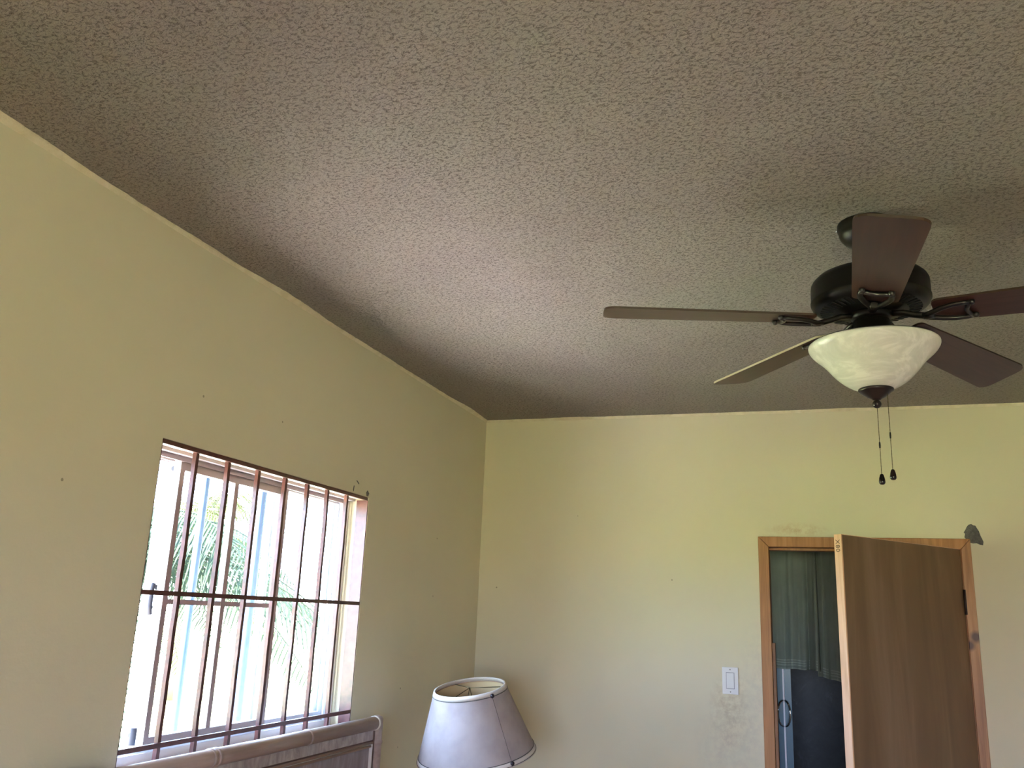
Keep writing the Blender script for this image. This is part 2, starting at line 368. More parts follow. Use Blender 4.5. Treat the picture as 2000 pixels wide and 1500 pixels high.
# open white shutter leaf outside, seen past the near edge
sh = bpy.data.objects.new('shutter_leaf', None); C.objects.link(sh); sh.parent = win; sh['label'] = 'white shutter leaf swung open outside'
bx('shutter_panel', M_white, sh, -.222, -.165, -2.150, -2.128, H-1.43, H-.585, bevel=.002)
for x, z in ((-.172, H-.618), (-.171, H-.9645), (-.1865, H-1.021), (-.190, H-1.366), (-.188, H-1.415)):
    b = B(); tube(b, [(x, -2.1545, z), (x, -2.149, z)], .0075, 12); obj('screw', b, M_rust, sh)
b = B(); tube(b, [(-.178, -2.160, H-.955), (-.176, -2.166, H-.97), (-.176, -2.166, H-1.02), (-.178, -2.160, H-1.04)], .0065, 10); obj('latch', b, M_rust, sh)
b = B(); tube(b, [(-.172, -2.162, H-1.345), (-.172, -2.165, H-1.39)], .010, 10); obj('latch', b, M_rust, sh)
# steel grille inside the reveal
gr = bpy.data.objects.new('grille', None); C.objects.link(gr); gr.parent = win; gr['label'] = 'red oxide painted steel bars'
gx0, gx1 = -.050, -.002
bx('grille_frame', M_grille, gr, gx0, gx1, WY1-.005, WY1-.001, WZ0+.013, WZ1-.012); bx('grille_frame', M_grille, gr, gx0, gx1, WY0+.001, WY0+.005, WZ0+.013, WZ1-.006)
bx('grille_frame', M_grille, gr, -.013, gx1, WY0+.006, WY1-.006, WZ1-.013, WZ1-.001)
for k, y in enumerate((-2.252, -2.104, -1.952, -1.800, -1.662, -1.525, -1.388)):
    b = B(); N = 24; pr = None; s = .0062
    for i in range(N+1):
        z = WZ0+.013+(WZ1-.009-WZ0-.013)*i/N; dy = .0022*noise.noise(Vector((i*.45, k*3.1, 0))); dx = .0015*noise.noise(Vector((i*.4, k*5.1, 4)))
        q = [b.verts.new((-.016+dx+a, y+dy+c, z)) for a, c in ((-s, -s), (s, -s), (s, s), (-s, s))]
        if pr:
            for j in range(4): b.faces.new((pr[j], pr[(j+1) % 4], q[(j+1) % 4], q[j]))
        else: b.faces.new(q[::-1])
        pr = q
    b.faces.new(pr); obj('bar', b, M_grille, gr)
for z in (H-.9815, H-1.365): bx('cross_bar', M_grille, gr, -.0095, gx1, WY0+.006, WY1-.006, z-.0062, z+.0062)
# chipped plaster and cracks round the opening
def plaster(name, pts, th, mat, parent, axis):
    b = B(); N = len(pts)
    if axis == 'x': A = [b.verts.new((0, y, z)) for y, z in pts]; Bv = [b.verts.new((th, y, z)) for y, z in pts]; c = b.verts.new((th*1.6, sum(p[0] for p in pts)/N, sum(p[1] for p in pts)/N))
    else: A = [b.verts.new((x, 0, z)) for x, z in pts]; Bv = [b.verts.new((x, -th, z)) for x, z in pts]; c = b.verts.new((sum(p[0] for p in pts)/N, -th*1.6, sum(p[1] for p in pts)/N))
    for k in range(N): b.faces.new((A[k], A[(k+1) % N], Bv[(k+1) % N], Bv[k])); b.faces.new((Bv[k], Bv[(k+1) % N], c))
    return obj(name, b, mat, parent)
b = B(); pr = None
for i in range(121):
    s = i/120; y = WY0+(WY1-WY0)*s; v = .5+.5*noise.noise(Vector((s*40, 1, 1))); w = noise.noise(Vector((s*110, 4, 1)))
    x0 = -.020; x1 = -.048-.006*w
    q = [b.verts.new((x0, y, WZ1+.001)), b.verts.new((x0, y, WZ1-.004-.002*v)), b.verts.new((x1, y, WZ1-.006-.003*v)), b.verts.new((x1-.003, y, WZ1+.001))]
    if pr:
        for k in range(3): b.faces.new((pr[k], pr[k+1], q[k+1], q[k]))
    pr = q
obj('ragged_plaster', b, M_bead, win)
for (pts) in ([(-1.352, H-.532), (-1.347, H-.530), (-1.330, H-.540), (-1.332, H-.543)], [(-1.372, H-.571), (-1.368, H-.553), (-1.364, H-.553), (-1.367, H-.575)], [(-1.268, H-.565), (-1.258, H-.556), (-1.244, H-.566), (-1.250, H-.578), (-1.262, H-.579)]):
    plaster('plaster_chip', pts, .0012, M_cement, bpy.data.objects['wall_left'], 'x')

# ------------------------------------------------------------------ doorway, casing and open leaf
door = struct('door_1')
cw = .046; cd = .014
def mitred(name, pts, y0, y1, parent, mat=M_pine):
    b = B(); A = [b.verts.new((x, y0, z)) for x, z in pts]; Bv = [b.verts.new((x, y1, z)) for x, z in pts]; N = len(A)
    b.faces.new(A); b.faces.new(Bv[::-1])
    for k in range(N): b.faces.new((A[k], A[(k+1) % N], Bv[(k+1) % N], Bv[k]))
    bmesh.ops.recalc_face_normals(b, faces=b.faces)
    ed = [e for e in b.edges if all(abs(v.co.y-y0) < 1e-6 for v in e.verts)]
    bmesh.ops.bevel(b, geom=ed, offset=.0015, segments=1, affect='EDGES')
    return obj(name, b, mat, parent)
g = .0006
JL = mitred('door_jamb', [(DX0, 0), (DX0+cw, 0), (DX0+cw, DZ1-cw), (DX0, DZ1)], -cd, .115, door)
JR = mitred('door_jamb', [(DX1-cw+.006, 0), (DX1, 0), (DX1, DZ1), (DX1-cw+.006, DZ1-cw)], -cd, .115, door)
HD = mitred('door_head', [(DX0+g, DZ1+g), (DX0+cw+g, DZ1-cw+g), (DX1-cw+.006-g, DZ1-cw+g), (DX1-g, DZ1+g)], -cd, .115, door)
bx('door_stop', M_pine, door, DX0+cw, DX0+cw+.012, .040, .115, 0, H-1.075)
bx('door_stop', M_pine, door, DX0+cw, DX1-cw+.006, .045, .115, DZ1-cw-.010, DZ1-cw)
# dark knot on the right jamb
mk = Mt('pine_with_knot', (.4, .18, .06, 1), .42)
v = mk.mapping((45, 45, 2.0)); gq = mk.noise(1, 6, .6, v, .8); c_ = mk.ramp(gq, [(.3, (.30, .12, .035)), (.5, (.43, .19, .06)), (.72, (.52, .26, .10))])
rotm = mk.t.nodes.new('ShaderNodeMapping'); rotm.vector_type = 'POINT'
c_ = mk.mix(mk.math('MULTIPLY', mk.blob((DX1-.012, -cd, H-1.01), (.030, .5, .030), .6), .88), c_, (.075, .022, .010, 1))
c_ = mk.mix(mk.math('MULTIPLY', mk.blob((DX1-.036, -cd, H-1.045), (.022, .5, .028), .6), .88), c_, (.075, .022, .010, 1))
mk.color(c_); JR.data.materials[0] = mk.m
# the leaf: hinge edge at (2.23,0), free edge towards the viewer
hx, hy = 2.232, -.006
ang = math.atan2(-.62, -.501)
leaf = bpy.data.objects.new('door_leaf', None); C.objects.link(leaf); leaf.parent = door; leaf.location = (hx, hy, 0); leaf.rotation_euler = (0, 0, ang)
LL, LT, LZ = .797, .032, H-.642
# local +x along the leaf, thickness towards local -y (away from the viewer's side)
sgn = -1
def lbox(name, mat, x0, x1, y0, y1, z0, z1, bevel=0, label=None): return bx(name, mat, leaf, x0, x1, *sorted((y0*sgn, y1*sgn)), z0, z1, bevel=bevel, label=label)
lbox('plywood_skin', M_ply, .004, LL-.006, 0, .004, .012, LZ-.004)
lbox('plywood_skin', M_ply, .004, LL-.006, LT-.004, LT, .012, LZ-.004)
lbox('leaf_core', M_pine, .005, LL-.007, .004, LT-.004, .012, LZ-.005)
lbox('edge_strip', M_edge, LL-.006, LL+.001, -.0008, LT+.0008, .010, LZ-.002, .001, 'pale pine edge strip')
lbox('edge_strip', M_edge, -.001, .004, .0, LT, .010, LZ-.003)
lbox('top_strip', M_edge, .004, LL-.006, 0, LT, LZ-.004, LZ-.002)
cu = bpy.data.curves.new('pencil_size_note', 'FONT'); cu.body = 'X80'; cu.size = .026; cu.extrude = .0002; cu.space_character = 1.15
tmp = bpy.data.objects.new('tmp', cu); C.objects.link(tmp); dg = bpy.context.evaluated_depsgraph_get(); me = bpy.data.meshes.new_from_object(tmp.evaluated_get(dg)); bpy.data.objects.remove(tmp)
me.materials.append(M_ink); me.name = 'pencil_size_note'; tx = bpy.data.objects.new('pencil_size_note', me); C.objects.link(tx); tx.parent = leaf
# text x axis runs down the edge, text y axis across the thickness
xa = Vector((0, 0, -1)); za = Vector((1, 0, 0)); ya = za.cross(xa)
m4 = Matrix((xa, ya, za)).transposed().to_4x4(); m4.translation = Vector((LL+.0016, 0, LZ-.022)); tx.matrix_local = m4
ys = [(m4 @ v.co).y for v in me.vertices]; m4.translation.y += (-LT/2)-(min(ys)+max(ys))/2; tx.matrix_local = m4
# hinges
for z in (H-.868, .32):
    hg = bpy.data.objects.new('hinge', None); C.objects.link(hg); hg.parent = door
    bx('hinge_plate', M_darksteel, hg, DX1-cw+.0055, DX1-cw+.0075, -.030, .0, z-.05, z+.05)
    b = B(); tube(b, [(2.230, -.022, z-.052), (2.230, -.022, z+.052)], .0055, 12); obj('hinge_barrel', b, M_darksteel, hg)
# cement patch at the casing corner
pp = [(1882, 1050), (1884, 1043), (1882, 1040), (1886, 1034), (1888, 1030), (1892, 1025), (1897, 1023), (1901, 1026), (1905, 1026), (1909, 1033), (1912, 1037), (1914, 1045), (1918, 1052), (1920, 1058), (1919, 1065), (1913, 1064), (1907, 1061), (1900, 1062), (1893, 1061)]
# (wall coordinates in metres: x, z)
patch = [(2.252, H-.592), (2.256, H-.577), (2.251, H-.571), (2.259, H-.559), (2.264, H-.548), (2.272, H-.538), (2.283, H-.534), (2.291, H-.540), (2.299, H-.541), (2.306, H-.556), (2.311, H-.565), (2.315, H-.583), (2.321, H-.599), (2.325, H-.611), (2.322, H-.626), (2.310, H-.623), (2.298, H-.617), (2.284, H-.618), (2.272, H-.615)]
b = B()
def rough_patch(b, poly, th):
    N = len(poly); cx = sum(p[0] for p in poly)/N; cz = sum(p[1] for p in poly)/N; rings = []
    for k, f in enumerate((1, .93, .7, .45, .2)):
        rings.append([b.verts.new((cx+(x-cx)*f, -(0 if k == 0 else th*(.6+.8*noise.noise(Vector((x*60*f, z*60*f, k*1.3)))+.3*k)), cz+(z-cz)*f)) for x, z in poly])
    for A, Q in zip(rings, rings[1:]):
        for k in range(N): b.faces.new((A[k], A[(k+1) % N], Q[(k+1) % N], Q[k]))
    b.faces.new(rings[-1])
rough_patch(b, patch, .004); obj('cement_patch', b, M_cement, wall_back, label='broken grey cement patch at the corner of the door casing')

# ------------------------------------------------------------------ light switch
swt = thing('light_switch', 'white rocker light switch plate on the wall left of the door, dirty below it', 'switch', (1.2435, 0, H-1.247))
bx('cover_plate', M_plastic, swt, -.0355, .0355, -.006, 0, -.0585, .0585, bevel=.002)
bx('switch_surround', M_grey, swt, -.0185, .0185, -.0068, -.005, -.0355, .0355)
b = B()
vs = [b.verts.new(p) for p in ((-.0165, -.006, -.033), (.0165, -.006, -.033), (.0165, -.006, .033), (-.0165, -.006, .033), (-.0165, -.0095, -.033), (.0165, -.0095, -.033), (.0165, -.0075, .033), (-.0165, -.0075, .033))]
for f in ((0, 1, 2, 3), (4, 5, 6, 7), (0, 1, 5, 4), (1, 2, 6, 5), (2, 3, 7, 6), (3, 0, 4, 7)): b.faces.new([vs[i] for i in f])
obj('rocker', b, M_plastic, swt)
for z in (-.048, .048):
    b = B(); tube(b, [(0, -.0055, z), (0, -.0072, z)], .003, 10); obj('screw', b, M_screw, swt)

# ------------------------------------------------------------------ small dark bathroom behind the door
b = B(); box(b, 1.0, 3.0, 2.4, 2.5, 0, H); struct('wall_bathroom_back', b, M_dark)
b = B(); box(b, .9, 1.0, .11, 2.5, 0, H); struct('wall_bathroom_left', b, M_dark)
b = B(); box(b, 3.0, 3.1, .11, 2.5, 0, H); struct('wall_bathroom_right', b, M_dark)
sd = thing('shower_door', 'blue tinted shower door with a bright metal edge behind the doorway', 'shower door', (0, 0, 0))
bx('blue_panel', M_bluepanel, sd, 1.34, 1.447, .640, .648, .02, H-.66)
bx('blue_panel', M_bluepanel, sd, 1.449, 1.486, .668, .676, .02, H-.66)
bx('edge_profile', M_alul, sd, 1.4455, 1.4535, .630, .668, .0, H-.62)
bx('head_rail', M_alu, sd, 1.02, 2.3, .636, .668, H-.62, H-.585)
def dhandle(side):
    s = 1 if side else -1; x = 1.4495; pts = []
    for k in range(13):
        a = PI*k/12; pts.append((x+s*(.004+.026*math.sin(a)), .63-.022*math.sin(a), H-1.425+.062*math.cos(a)))
    b = B(); tube(b, pts, .0045, 10); return obj('pull_handle', b, M_chrome, sd)
dhandle(False); dhandle(True)
# towel draped over the head rail: two hanging falls joined by folds
tw = thing('bath_towel', 'grey green towel with striped hem hanging inside the doorway', 'towel', (0, 0, 0))
def cloth(x0, x1, y, z0, z1, nx, nz, fold, name, drop=0):
    b = B(); G = []
    for j in range(nz+1):
        row = []; tz = j/nz
        for i in range(nx+1):
            s = i/nx; x = x0+(x1-x0)*s
            amp = .35+.65*(1-tz)
            d = 0
            for (c, w, a) in fold: d += a*math.exp(-((s-c-.04*(tz-.5))/w)**2)*amp
            d += .006*noise.noise(Vector((s*6, tz*3, 1)))+.003*noise.noise(Vector((s*19, tz*2, 4)))
            z = z0+(z1-z0)*tz-drop*s*(1-tz)+.002*math.sin(s*17)*(1-tz)
            row.append(b.verts.new((x, y-d, z)))
        G.append(row)
    for j in range(nz):
        for i in range(nx): b.faces.new((G[j][i], G[j][i+1], G[j+1][i+1], G[j+1][i])).smooth = True
    return b, G
falls = [(1.398, 1.632, .565, H-1.206, H-.58, [(.0, .14, .030), (.30, .08, -.018), (.45, .05, .012), (.60, .07, -.020), (.80, .05, -.040), (.96, .05, .045)], 0),
         (1.622, 1.80, .572, H-1.236, H-.58, [(.2, .15, -.05), (.55, .1, .01), (.8, .2, -.03)], .03)]
for (x0, x1, y, z0, z1, fo, dr) in falls:
    b, G = cloth(x0, x1, y, z0, z1, 60, 60, fo, 'towel', dr)
    o = obj('towel_fall', b, M_towel, tw, fix=False); mo = o.modifiers.new('thick', 'SOLIDIFY'); mo.thickness = .006; mo.offset = 0
    for k, zz in enumerate((.004, .020, .032, .044)):
        b = B(); pr = None
        for i in range(61):
            s = i/60; x = x0+(x1-x0)*s; tz = zz/(z1-z0); amp = .35+.65*(1-tz); d = 0
            for (c, w, a) in fo: d += a*math.exp(-((s-c-.04*(tz-.5))/w)**2)*amp
            d += .006*noise.noise(Vector((s*6, tz*3, 1)))+.003*noise.noise(Vector((s*19, tz*2, 4)))
            z = z0+zz-dr*s*(1-tz)+.002*math.sin(s*17)*(1-tz); yy = y-d-.0035
            q = [b.verts.new((x, yy, z-.003)), b.verts.new((x, yy-.0025, z)), b.verts.new((x, yy, z+.003))]
            if pr:
                for j in range(2): b.faces.new((pr[j], pr[j+1], q[j+1], q[j])).smooth = True
            pr = q
        obj('hem_stripe', b, M_towelband, tw)

# ------------------------------------------------------------------ ceiling fan
AX, AY = 1.790, -2.060
fan = thing('ceiling_fan', 'dark bronze ceiling fan with five dark wood blades and a white glass bowl light', 'ceiling fan', (AX, AY, H))
b = B(); lathe(b, [(0, 0), (.066, 0), (.067, -.003), (.067, -.016), (.064, -.020), (.064, -.027), (.061, -.036), (.050, -.050), (.034, -.058), (.020, -.061), (0, -.061)]); obj('canopy', b, M_bronze, fan)
for a in (2.6, 3.05):
    b = B(); tube(b, [(math.cos(a)*.066, math.sin(a)*.066, -.010), (math.cos(a)*.070, math.sin(a)*.070, -.010)], .0035, 8); obj('canopy_screw', b, M_chrome, fan)
b = B(); lathe(b, [(.0125, -.055), (.0125, -.135)], 20); obj('downrod', b, M_bronze, fan)
b = B(); lathe(b, [(0, -.118), (.024, -.118), (.026, -.126), (.045, -.130), (.095, -.138), (.124, -.148), (.134, -.158), (.138, -.166), (.139, -.176), (.139, -.206), (.1405, -.208), (.1405, -.212), (.136, -.222), (.128, -.228), (.118, -.2315), (.072, -.240), (.058, -.242), (0, -.242)], 72)
mh = obj('motor_housing', b, M_bronze, fan)
b = B()
for k in range(46):
    a = 2*PI*k/46; u = Vector((math.cos(a), math.sin(a), 0)); t_ = Vector((-u.y, u.x, 0)); s = .0034
    p = [u*.118-t_*s, u*.118+t_*s, u*.088+t_*s*.75, u*.088-t_*s*.75]; zz = (-.2321, -.2321, -.2378, -.2378)
    lo = [b.verts.new(q+Vector((0, 0, z-.0006))) for q, z in zip(p, zz)]; hi = [b.verts.new(q+Vector((0, 0, z+.002))) for q, z in zip(p, zz)]
    b.faces.new(lo)
    for j in range(4): b.faces.new((lo[j], lo[(j+1) % 4], hi[(j+1) % 4], hi[j]))
vs_ = obj('vent_slots', b, M_black, mh); vs_['kind'] = 'stuff'
b = B(); lathe(b, [(0, -.238), (.047, -.240), (.048, -.245), (.048, -.254), (.043, -.258), (0, -.260)], 40); obj('flywheel', b, M_bronze, fan)
b = B(); lathe(b, [(0, -.256), (.036, -.258), (.0425, -.262), (.0425, -.303), (.050, -.308), (.075, -.314), (.075, -.318), (0, -.318)], 40); obj('switch_housing', b, M_bronze, fan)
bw = [(.151, -.3250), (.1515, -.3285), (.1495, -.3345), (.143, -.344), (.132, -.3545), (.1205, -.3650), (.110, -.377), (.100, -.390), (.088, -.404), (.074, -.417), (.058, -.4275), (.042, -.435), (.020, -.440), (.006, -.441)]
inner = [(r-.004 if r > .01 else r, z+.0035) for r, z in bw][::-1]
def smooth_prof(p, n_=3):
    for _ in range(n_-1):
        q = [p[0]]
        for a, c in zip(p, p[1:]): q += [(a[0]*.75+c[0]*.25, a[1]*.75+c[1]*.25), (a[0]*.25+c[0]*.75, a[1]*.25+c[1]*.75)]
        p = q+[p[-1]]
    return p
b = B(); lathe(b, smooth_prof(bw)+smooth_prof(inner)+[bw[0]], 72)
obj('glass_bowl', b, M_bowl, fan, fix=True, label='white alabaster glass bowl')
b = B(); lathe(b, [(0, -.432), (.038, -.4335), (.0405, -.436), (.0405, -.4405), (.0385, -.4425), (.030, -.449), (.020, -.456), (.013, -.4595), (.0095, -.4615), (.0095, -.463), (0, -.463)], 40); fin = obj('finial_cap', b, M_finial, fan)
b = B(); bmesh.ops.create_uvsphere(b, u_segments=24, v_segments=16, radius=.0105)
for f in b.faces: f.smooth = True
obj('finial_ball', b, M_finial, fan, (0, 0, -.4725))
b = B(); lathe(b, [(.145, -.3245), (.145, -.3215), (.075, -.3165), (.030, -.3160)], 48); obj('bowl_fitter', b, M_white, fan)
# pull chains
bead_me = None
def chain(x, y, z0, z1, zc, zp):
    ch = bpy.data.objects.new('pull_chain', None); C.objects.link(ch); ch.parent = fan; ch.location = (x, y, 0)
    b = B(); z = z0; 
    while z > z1:
        r = .00125
        bmesh.ops.create_icosphere(b, subdivisions=1, radius=r, matrix=Matrix.Translation((0, 0, z))); z -= .0034
    tube(b, [(0, 0, z0), (0, 0, z1)], .0005, 5)
    c = obj('bead_chain', b, M_chain, ch); c['kind'] = 'stuff'
    b = B(); lathe(b, [(0, zc+.008), (.0017, zc+.007), (.0021, zc), (.0017, zc-.007), (0, zc-.008)], 10); obj('chain_connector', b, M_bronze, ch)
    b = B(); lathe(b, [(0, zp+.0125), (.0028, zp+.0122), (.0042, zp+.010), (.0062, zp+.003), (.0074, zp-.005), (.0070, zp-.009), (.0046, zp-.0122), (0, zp-.0130)], 20); obj('pull_knob', b, M_pull, ch, label='glossy black teardrop pull')
chain(0, 0, -.482, -.645, -.573, -.655)
chain(.0235, -.0145, -.436, -.638, -.553, -.6465)
# blades with irons
BL = [(-90.04, 3.36, -11.03, .0675), (54.52, 2.52, -17.12, .0675), (126.65, .59, -9.23, .0655), (195.69, -.53, -8.11, .0655), (-16.43, 2.13, -10.96, .0665)]
def rounded(poly, rads, n_=6):
    out_ = []
    N = len(poly)
    for i in range(N):
        p = Vector((*poly[i], 0)); a = Vector((*poly[i-1], 0)); c = Vector((*poly[(i+1) % N], 0)); r = rads[i]
        d1 = (a-p).normalized(); d2 = (c-p).normalized()
        A, Bq = p+d1*r, p+d2*r
        for k in range(n_+1):
            s = k/n_; q = A*(1-s)**2+p*2*s*(1-s)+Bq*s**2; out_.append((q.x, q.y))
    return out_
for bi, (az, dr, pi_, wt) in enumerate(BL):
    az, dr, pi_ = map(math.radians, (az, dr, pi_))
    u = Vector((math.cos(az), math.sin(az), 0)); t_ = Vector((-math.sin(az), math.cos(az), 0)); z = Vector((0, 0, 1))
    ud = u*math.cos(dr)-z*math.sin(dr); upv = u*math.sin(dr)+z*math.cos(dr)
    nv = t_*math.cos(pi_)+upv*math.sin(pi_); wv = ud.cross(nv)
    o = u*.15+z*(-.260)
    mm = Matrix((ud, nv, wv)).transposed().to_4x4(); mm.translation = o
    b = B(); w1 = .0605
    poly = rounded([(-.008, -w1+.010), (.51, -wt), (.51, wt), (-.008, w1-.010)], [.020, .036, .036, .020])
    prism(b, poly, 0, .0055)
    for f in b.faces:
        if abs(f.normal.z) < .5 and len(f.verts) == 4: f.material_index = 1
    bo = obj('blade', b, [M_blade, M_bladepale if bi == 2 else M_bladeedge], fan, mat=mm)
    # iron: local to the same frame; forked loop under the blade then an arm to the flywheel
    b = B()
    for s in (1, -1):
        P = [(-.030, .004*s, -.010), (-.012, .012*s, -.010), (.010, .024*s, -.008), (.035, .033*s, -.007), (.060, .034*s, -.006), (.076, .031*s, -.005)]
        tube(b, P, [.0075, .0075, .0075, .007, .0065, .0055], 10, flat=(1, .75))
    tube(b, [(.072, -.033, -.005), (.066, -.015, -.006), (.063, 0, -.006), (.066, .015, -.006), (.072, .033, -.005)], .0055, 10)
    for s in (1, -1):
        bmesh.ops.create_uvsphere(b, u_segments=12, v_segments=8, radius=.0075, matrix=Matrix.Translation((.077, .031*s, -.004)))
    for f in b.faces: f.smooth = True
    inv = mm.inverted()
    hub = [Vector((u*.050+z*-.250)), Vector((u*.075+z*-.252)), Vector((u*.100+z*-.262)), mm @ Vector((-.022, 0, -.010)), mm @ Vector((-.006, 0, -.010))]
    tube(b, [inv @ h for h in hub], [.011, .0105, .010, .011, .010], 12, flat=(1, .7))
    obj('blade_iron', b, M_iron, fan, mat=mm)
    if False: pass

# ------------------------------------------------------------------ headboard under the window
hb = thing('rattan_headboard', 'washed rattan headboard with round top pole against the wall below the barred window', 'headboard', (.055, -1.95, 0))
HL = .783; zt = H-1.405           # half width, pole axis height
def hbx(name, mat, x0, x1, y0, y1, z0, z1, bevel=.002): return bx(name, mat, hb, x0, x1, y0, y1, z0, z1, bevel=bevel)
b = B(); tube(b, [(.014, -HL-.01, zt), (.014, HL-.012, zt)], .0235, 20); obj('top_pole', b, M_rattan, hb)
def ring(yy, w, r, mat, name='pole_node'):
    b = B(); tube(b, [(.014, yy-w, zt), (.014, yy-w*.5, zt), (.014, yy+w*.5, zt), (.014, yy+w, zt)], [.0236, r, r, .0236], 20); return obj(name, b, mat, hb)
for yy in (-.168, -.190, -.62, .30): ring(yy, .006, .0258, M_rattan)
ring(HL-.018, .006, .0262, M_ratlight, 'pole_binding'); ring(-HL+.018, .006, .0262, M_ratlight, 'pole_binding')
for s in (1, -1):
    ys = s*(HL+.012)
    b = B(); tube(b, [(.010, ys, 0), (.010, ys, zt-.075), (.010, ys, zt-.072), (.010, ys, zt-.064), (.010, ys, zt-.061), (.010, ys, zt+.012), (.010, ys, zt+.021), (.010, ys, zt+.025)], [.022, .022, .0245, .0245, .022, .022, .017, .006], 18); obj('post', b, M_rattan, hb)
    hbx('dark_groove', M_ratdark, .002, .016, *sorted((s*(HL-.020), s*(HL-.010))), .30, zt-.024)
    hbx('light_strip', M_ratlight, .004, .020, *sorted((s*(HL-.036), s*(HL-.028))), .30, zt-.070)
hbx('bark_strip', M_barkstrip, .000, .014, -HL+.02, HL-.02, zt-.058, zt-.018)
hbx('shadow_groove', M_ratdark, .0, .013, -HL+.02, HL-.02, zt-.064, zt-.058)
b = B(); tube(b, [(.014, -HL+.02, zt-.067), (.014, HL-.024, zt-.067)], .0045, 10); obj('trim_reed', b, M_rattrim, hb)
b = B(); tube(b, [(.014, -HL+.02, zt-.078), (.014, HL-.030, zt-.078)], .0042, 10); obj('trim_reed', b, M_rattrim, hb)
hbx('bark_panel', M_bark, .0, .010, -HL+.034, HL-.036, .35, zt-.081)
hbx('bottom_rail', M_rattan, -.004, .020, -HL, HL, .29, .35)

# ------------------------------------------------------------------ nightstand and lamp
ns = thing('nightstand', 'brown wooden nightstand in the corner under the lamp', 'nightstand', (.27, -.82, 0))
bx('top', M_nstand, ns, -.23, .23, -.23, .23, .58, .605, bevel=.004)
bx('carcass', M_nstand, ns, -.21, .21, -.21, .21, .12, .58)
for z0, z1 in ((.35, .56), (.14, .335)):
    d_ = bx('drawer_front', M_nstand, ns, .21, .228, -.195, .195, z0, z1, bevel=.003)
    b = B(); bmesh.ops.create_uvsphere(b, u_segments=14, v_segments=10, radius=.014, matrix=Matrix.Translation((.238, 0, (z0+z1)/2))); obj('knob', b, M_brass, d_)
for x in (-.19, .19):
    for y in (-.19, .19): bx('leg', M_nstand, ns, x-.018, x+.018, y-.018, y+.018, 0, .12)
lamp = thing('table_lamp', 'table lamp with a tilted white conical shade in the corner beside the headboard', 'lamp', (.34, -.985, .605))
# lamp stands at the nightstand's front edge
shade_c = Vector((.3754, -1.0262, H-1.2679))
Tm = Matrix.Rotation(Vector((.2145, -.08696, 0)).length, 4, Vector((.2145, -.08696, 0)).normalized()); Tm.translation = shade_c
RT, RB, SH = .1347, .2238, .2502
axis = (Tm.to_3x3() @ Vector((0, 0, 1))).normalized(); apex = shade_c-axis*.004
lp = Vector((.36, -.93, .605)); lamp.location = lp
b = B(); lathe(b, [(0, 0), (.075, 0), (.078, .008), (.070, .016), (.045, .024), (.040, .04), (.070, .09), (.085, .15), (.075, .21), (.040, .27), (.022, .30), (.020, .33), (0, .33)], 40); obj('ceramic_base', b, M_ceram, lamp)
b = B(); lathe(b, [(0, .33), (.013, .33), (.013, .36), (.019, .365), (.019, .41), (0, .41)], 20); obj('socket', b, M_brass, lamp)
b = B(); lathe(b, [(0, .405), (.013, .41), (.016, .43), (.030, .465), (.030, .485), (.018, .508), (0, .515)], 24); obj('bulb', b, M_bulb, lamp)
top = apex-lp
sidev = axis.cross(Vector((1, 0, 0))).normalized()
b = B()
for s in (1, -1):
    P = []
    for k in range(13):
        q = k/12; base_ = Vector((0, 0, .365)).lerp(top, q); P.append(base_+sidev*s*(.012+.045*math.sin(PI*min(1, q*1.02)))*(1 if q < 1 else .1))
    P[-1] = top; tube(b, P, .0016, 8)
obj('harp', b, M_brass, lamp)
MT = Matrix.Translation(-lp) @ Tm
shd = bpy.data.objects.new('lamp_shade', None); C.objects.link(shd); shd.parent = lamp; shd.matrix_local = MT
def R_at(d): return RT+(RB-RT)*d/SH
b = B(); lathe(b, [(R_at(d), -d) for d in (.006, .05, .1, .15, .2, SH-.006)], 96); o = obj('shade_skin', b, M_shade, shd, fix=True)
b = B(); lathe(b, [(R_at(d)-.0035, -d) for d in (.002, .05, .1, .15, .2, SH-.002)], 96); obj('shade_lining', b, M_inner, shd)
def band(d0, d1, off, mat, name):
    b = B(); lathe(b, [(R_at(d0)-.004, -d0), (R_at(d0)+off, -d0), (R_at(d1)+off, -d1), (R_at(d1)-.004, -d1), (R_at(d0)-.004, -d0)], 96); return obj(name, b, mat, shd)
band(0, .015, .0016, M_shadeband, 'rim_band'); band(SH-.017, SH, .0018, M_shadeband, 'rim_band')
def ringc(d, off, r, name, mat):
    b = B(); N = 96; pts = [Vector(((R_at(d)+off)*math.cos(2*PI*k/N), (R_at(d)+off)*math.sin(2*PI*k/N), -d)) for k in range(N+1)]
    tube(b, pts, r, 6, caps=False); return obj(name, b, mat, shd)
ringc(.0165, .001, .0013, 'piping', M_cord); ringc(SH-.0185, .001, .0013, 'piping', M_cord); ringc(SH-.004, .002, .0010, 'piping', M_cord)
ringc(.016, -.006, .0016, 'top_wire', M_rattrim)
b = B()
for k in range(3):
    a = k*2*PI/3+.3; tube(b, [Vector((0, 0, -.004)), Vector(((RT-.004)*math.cos(a), (RT-.004)*math.sin(a), -.014))], .0015, 6)
obj('spider', b, M_brass, shd)
SA = -.59       # seam azimuth in the shade's own frame
ca, sa = math.cos(SA), math.sin(SA)
b = B(); tube(b, [((R_at(d)+.0006)*ca, (R_at(d)+.0006)*sa, 0) if False else ((R_at(d)+.0006)*ca, (R_at(d)+.0006)*sa, -d) for d in (.016, .08, .16, SH-.018)], .0007, 6); obj('seam', b, M_cord, shd)
for d in (.014, SH-.012):
    b = B(); bmesh.ops.create_uvsphere(b, u_segments=14, v_segments=10, radius=.0082, matrix=Matrix.Translation(((R_at(d)+.002)*ca, (R_at(d)+.002)*sa, -d)))
    for f in b.faces: f.smooth = True
    obj('stud', b, M_stud, shd)

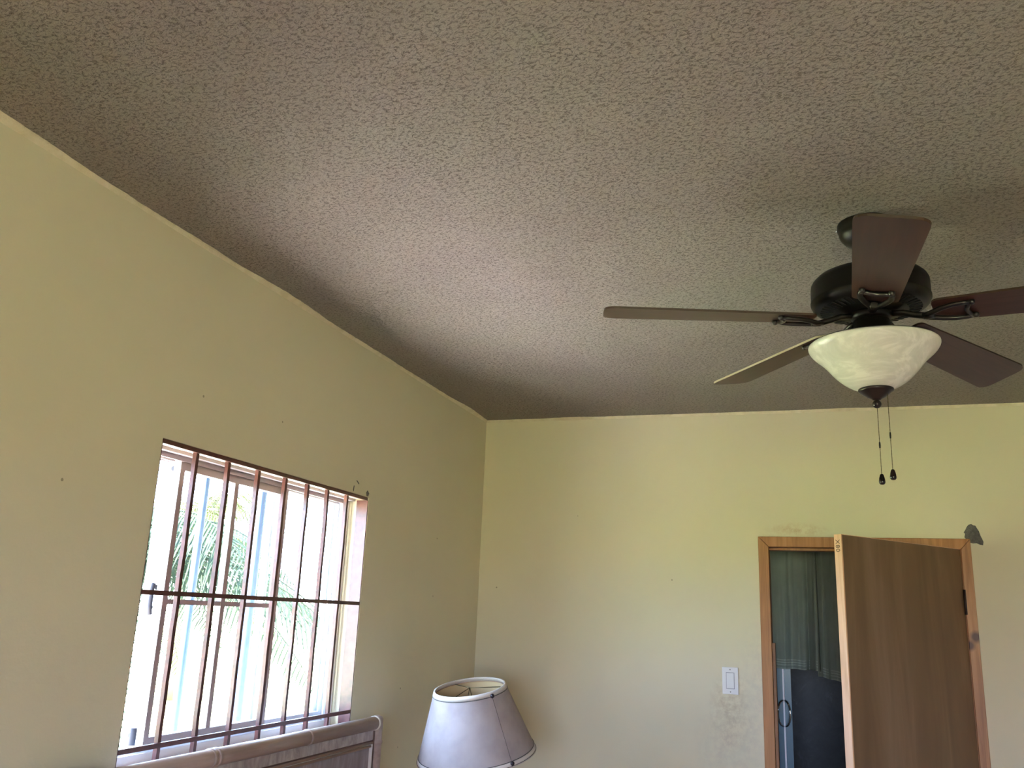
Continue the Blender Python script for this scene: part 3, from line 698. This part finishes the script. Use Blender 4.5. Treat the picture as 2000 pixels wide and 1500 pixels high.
# ------------------------------------------------------------------ outdoors
b = B(); box(b, -3.0, -T, -10, 7, -.30, -.20); struct('paving', b, M_conc)
b = B(); box(b, -60, -3.0, -40, 60, -.34, -.24); struct('lawn', b, M_lawn)
b = B(); box(b, XR+T, 60, -60, 40, -.34, -.24); struct('lawn', b, M_lawn)
b = B(); box(b, -T, XR+T, -60, YB-T, -.34, -.24); struct('lawn', b, M_lawn)
for nm, x, y, r, lb in (('awning_post', -.80, -1.205, .017, 'thin blue steel post outside the window, the left one'), ('awning_post', -.80, -.800, .026, 'thick blue steel post outside the window, the right one')):
    b = B(); tube(b, [(0, 0, -.2), (0, 0, H)], r, 16); p_ = obj(nm, b, M_blue, None, (x, y, 0)); p_['label'] = lb; p_['category'] = 'post'
def palm(x, y, h, n_, mat, label, size, seed):
    rnd = random.Random(seed)
    p_ = thing('palm_tree', label, 'palm tree', (x, y, -.24), group='palms outside the window')
    b = B(); pts = [(.03*math.sin(k*.8), .03*math.cos(k*.7), h*k/10) for k in range(11)]; tube(b, pts, [.10-.004*k+.008*(k % 2) for k in range(11)], 12); obj('trunk', b, M_trunk, p_)
    for k in range(n_):
        az = 2*PI*k/n_+rnd.uniform(-.2, .2); el = rnd.uniform(.1, 1.25); L = size*rnd.uniform(.8, 1.15)
        d = Vector((math.cos(az), math.sin(az), 0)); side = Vector((-d.y, d.x, 0))
        b = B(); P = []
        for i in range(15):
            s = i/14; P.append(Vector((0, 0, h))+d*(L*s*math.cos(el)*(1-.15*s)+L*.25*s*s)+Vector((0, 0, L*(s*math.sin(el)-s*s*.85))))
        tube(b, P, [.012-.0007*i for i in range(15)], 5)
        for i in range(1, 56):
            s = i/56*14; j = int(s); f = s-j; c0 = P[j].lerp(P[min(14, j+1)], f); tt = (P[min(14, j+1)]-P[j]).normalized()
            ll = L*.30*math.sin(PI*min(1, .12+i/56*.9))**.7*rnd.uniform(.85, 1.1)
            for sd_ in (1, -1):
                dv = (side*sd_*.75+tt*.55+Vector((0, 0, -.35-.3*rnd.random()))).normalized()
                w = tt*.011
                m1 = c0+dv*ll*.5+Vector((0, 0, .012)); tip = c0+dv*ll+Vector((0, 0, -.05*ll))
                v_ = [b.verts.new(c0-w*.6), b.verts.new(c0+w*.6), b.verts.new(m1+w), b.verts.new(m1-w), b.verts.new(tip)]
                b.faces.new((v_[0], v_[1], v_[2], v_[3])); b.faces.new((v_[3], v_[2], v_[4]))
        obj('frond', b, mat, p_, fix=False)
    return p_
palm(-3.4, 1.2, 2.1, 18, M_leafg, 'bushy green palm nearest the window, seen behind the left panes', 2.2, 3)
palm(-7.2, 5.2, 2.6, 18, M_leafy, 'yellow green palm seen behind the middle panes', 2.6, 5)
palm(-10.5, 10.8, 3.4, 18, M_leafy, 'farther yellow green palm seen behind the right panes', 3.0, 8)
palm(-6.4, -1.6, .9, 15, M_leafg, 'low green palm seen at the bottom of the left panes', 1.9, 11)
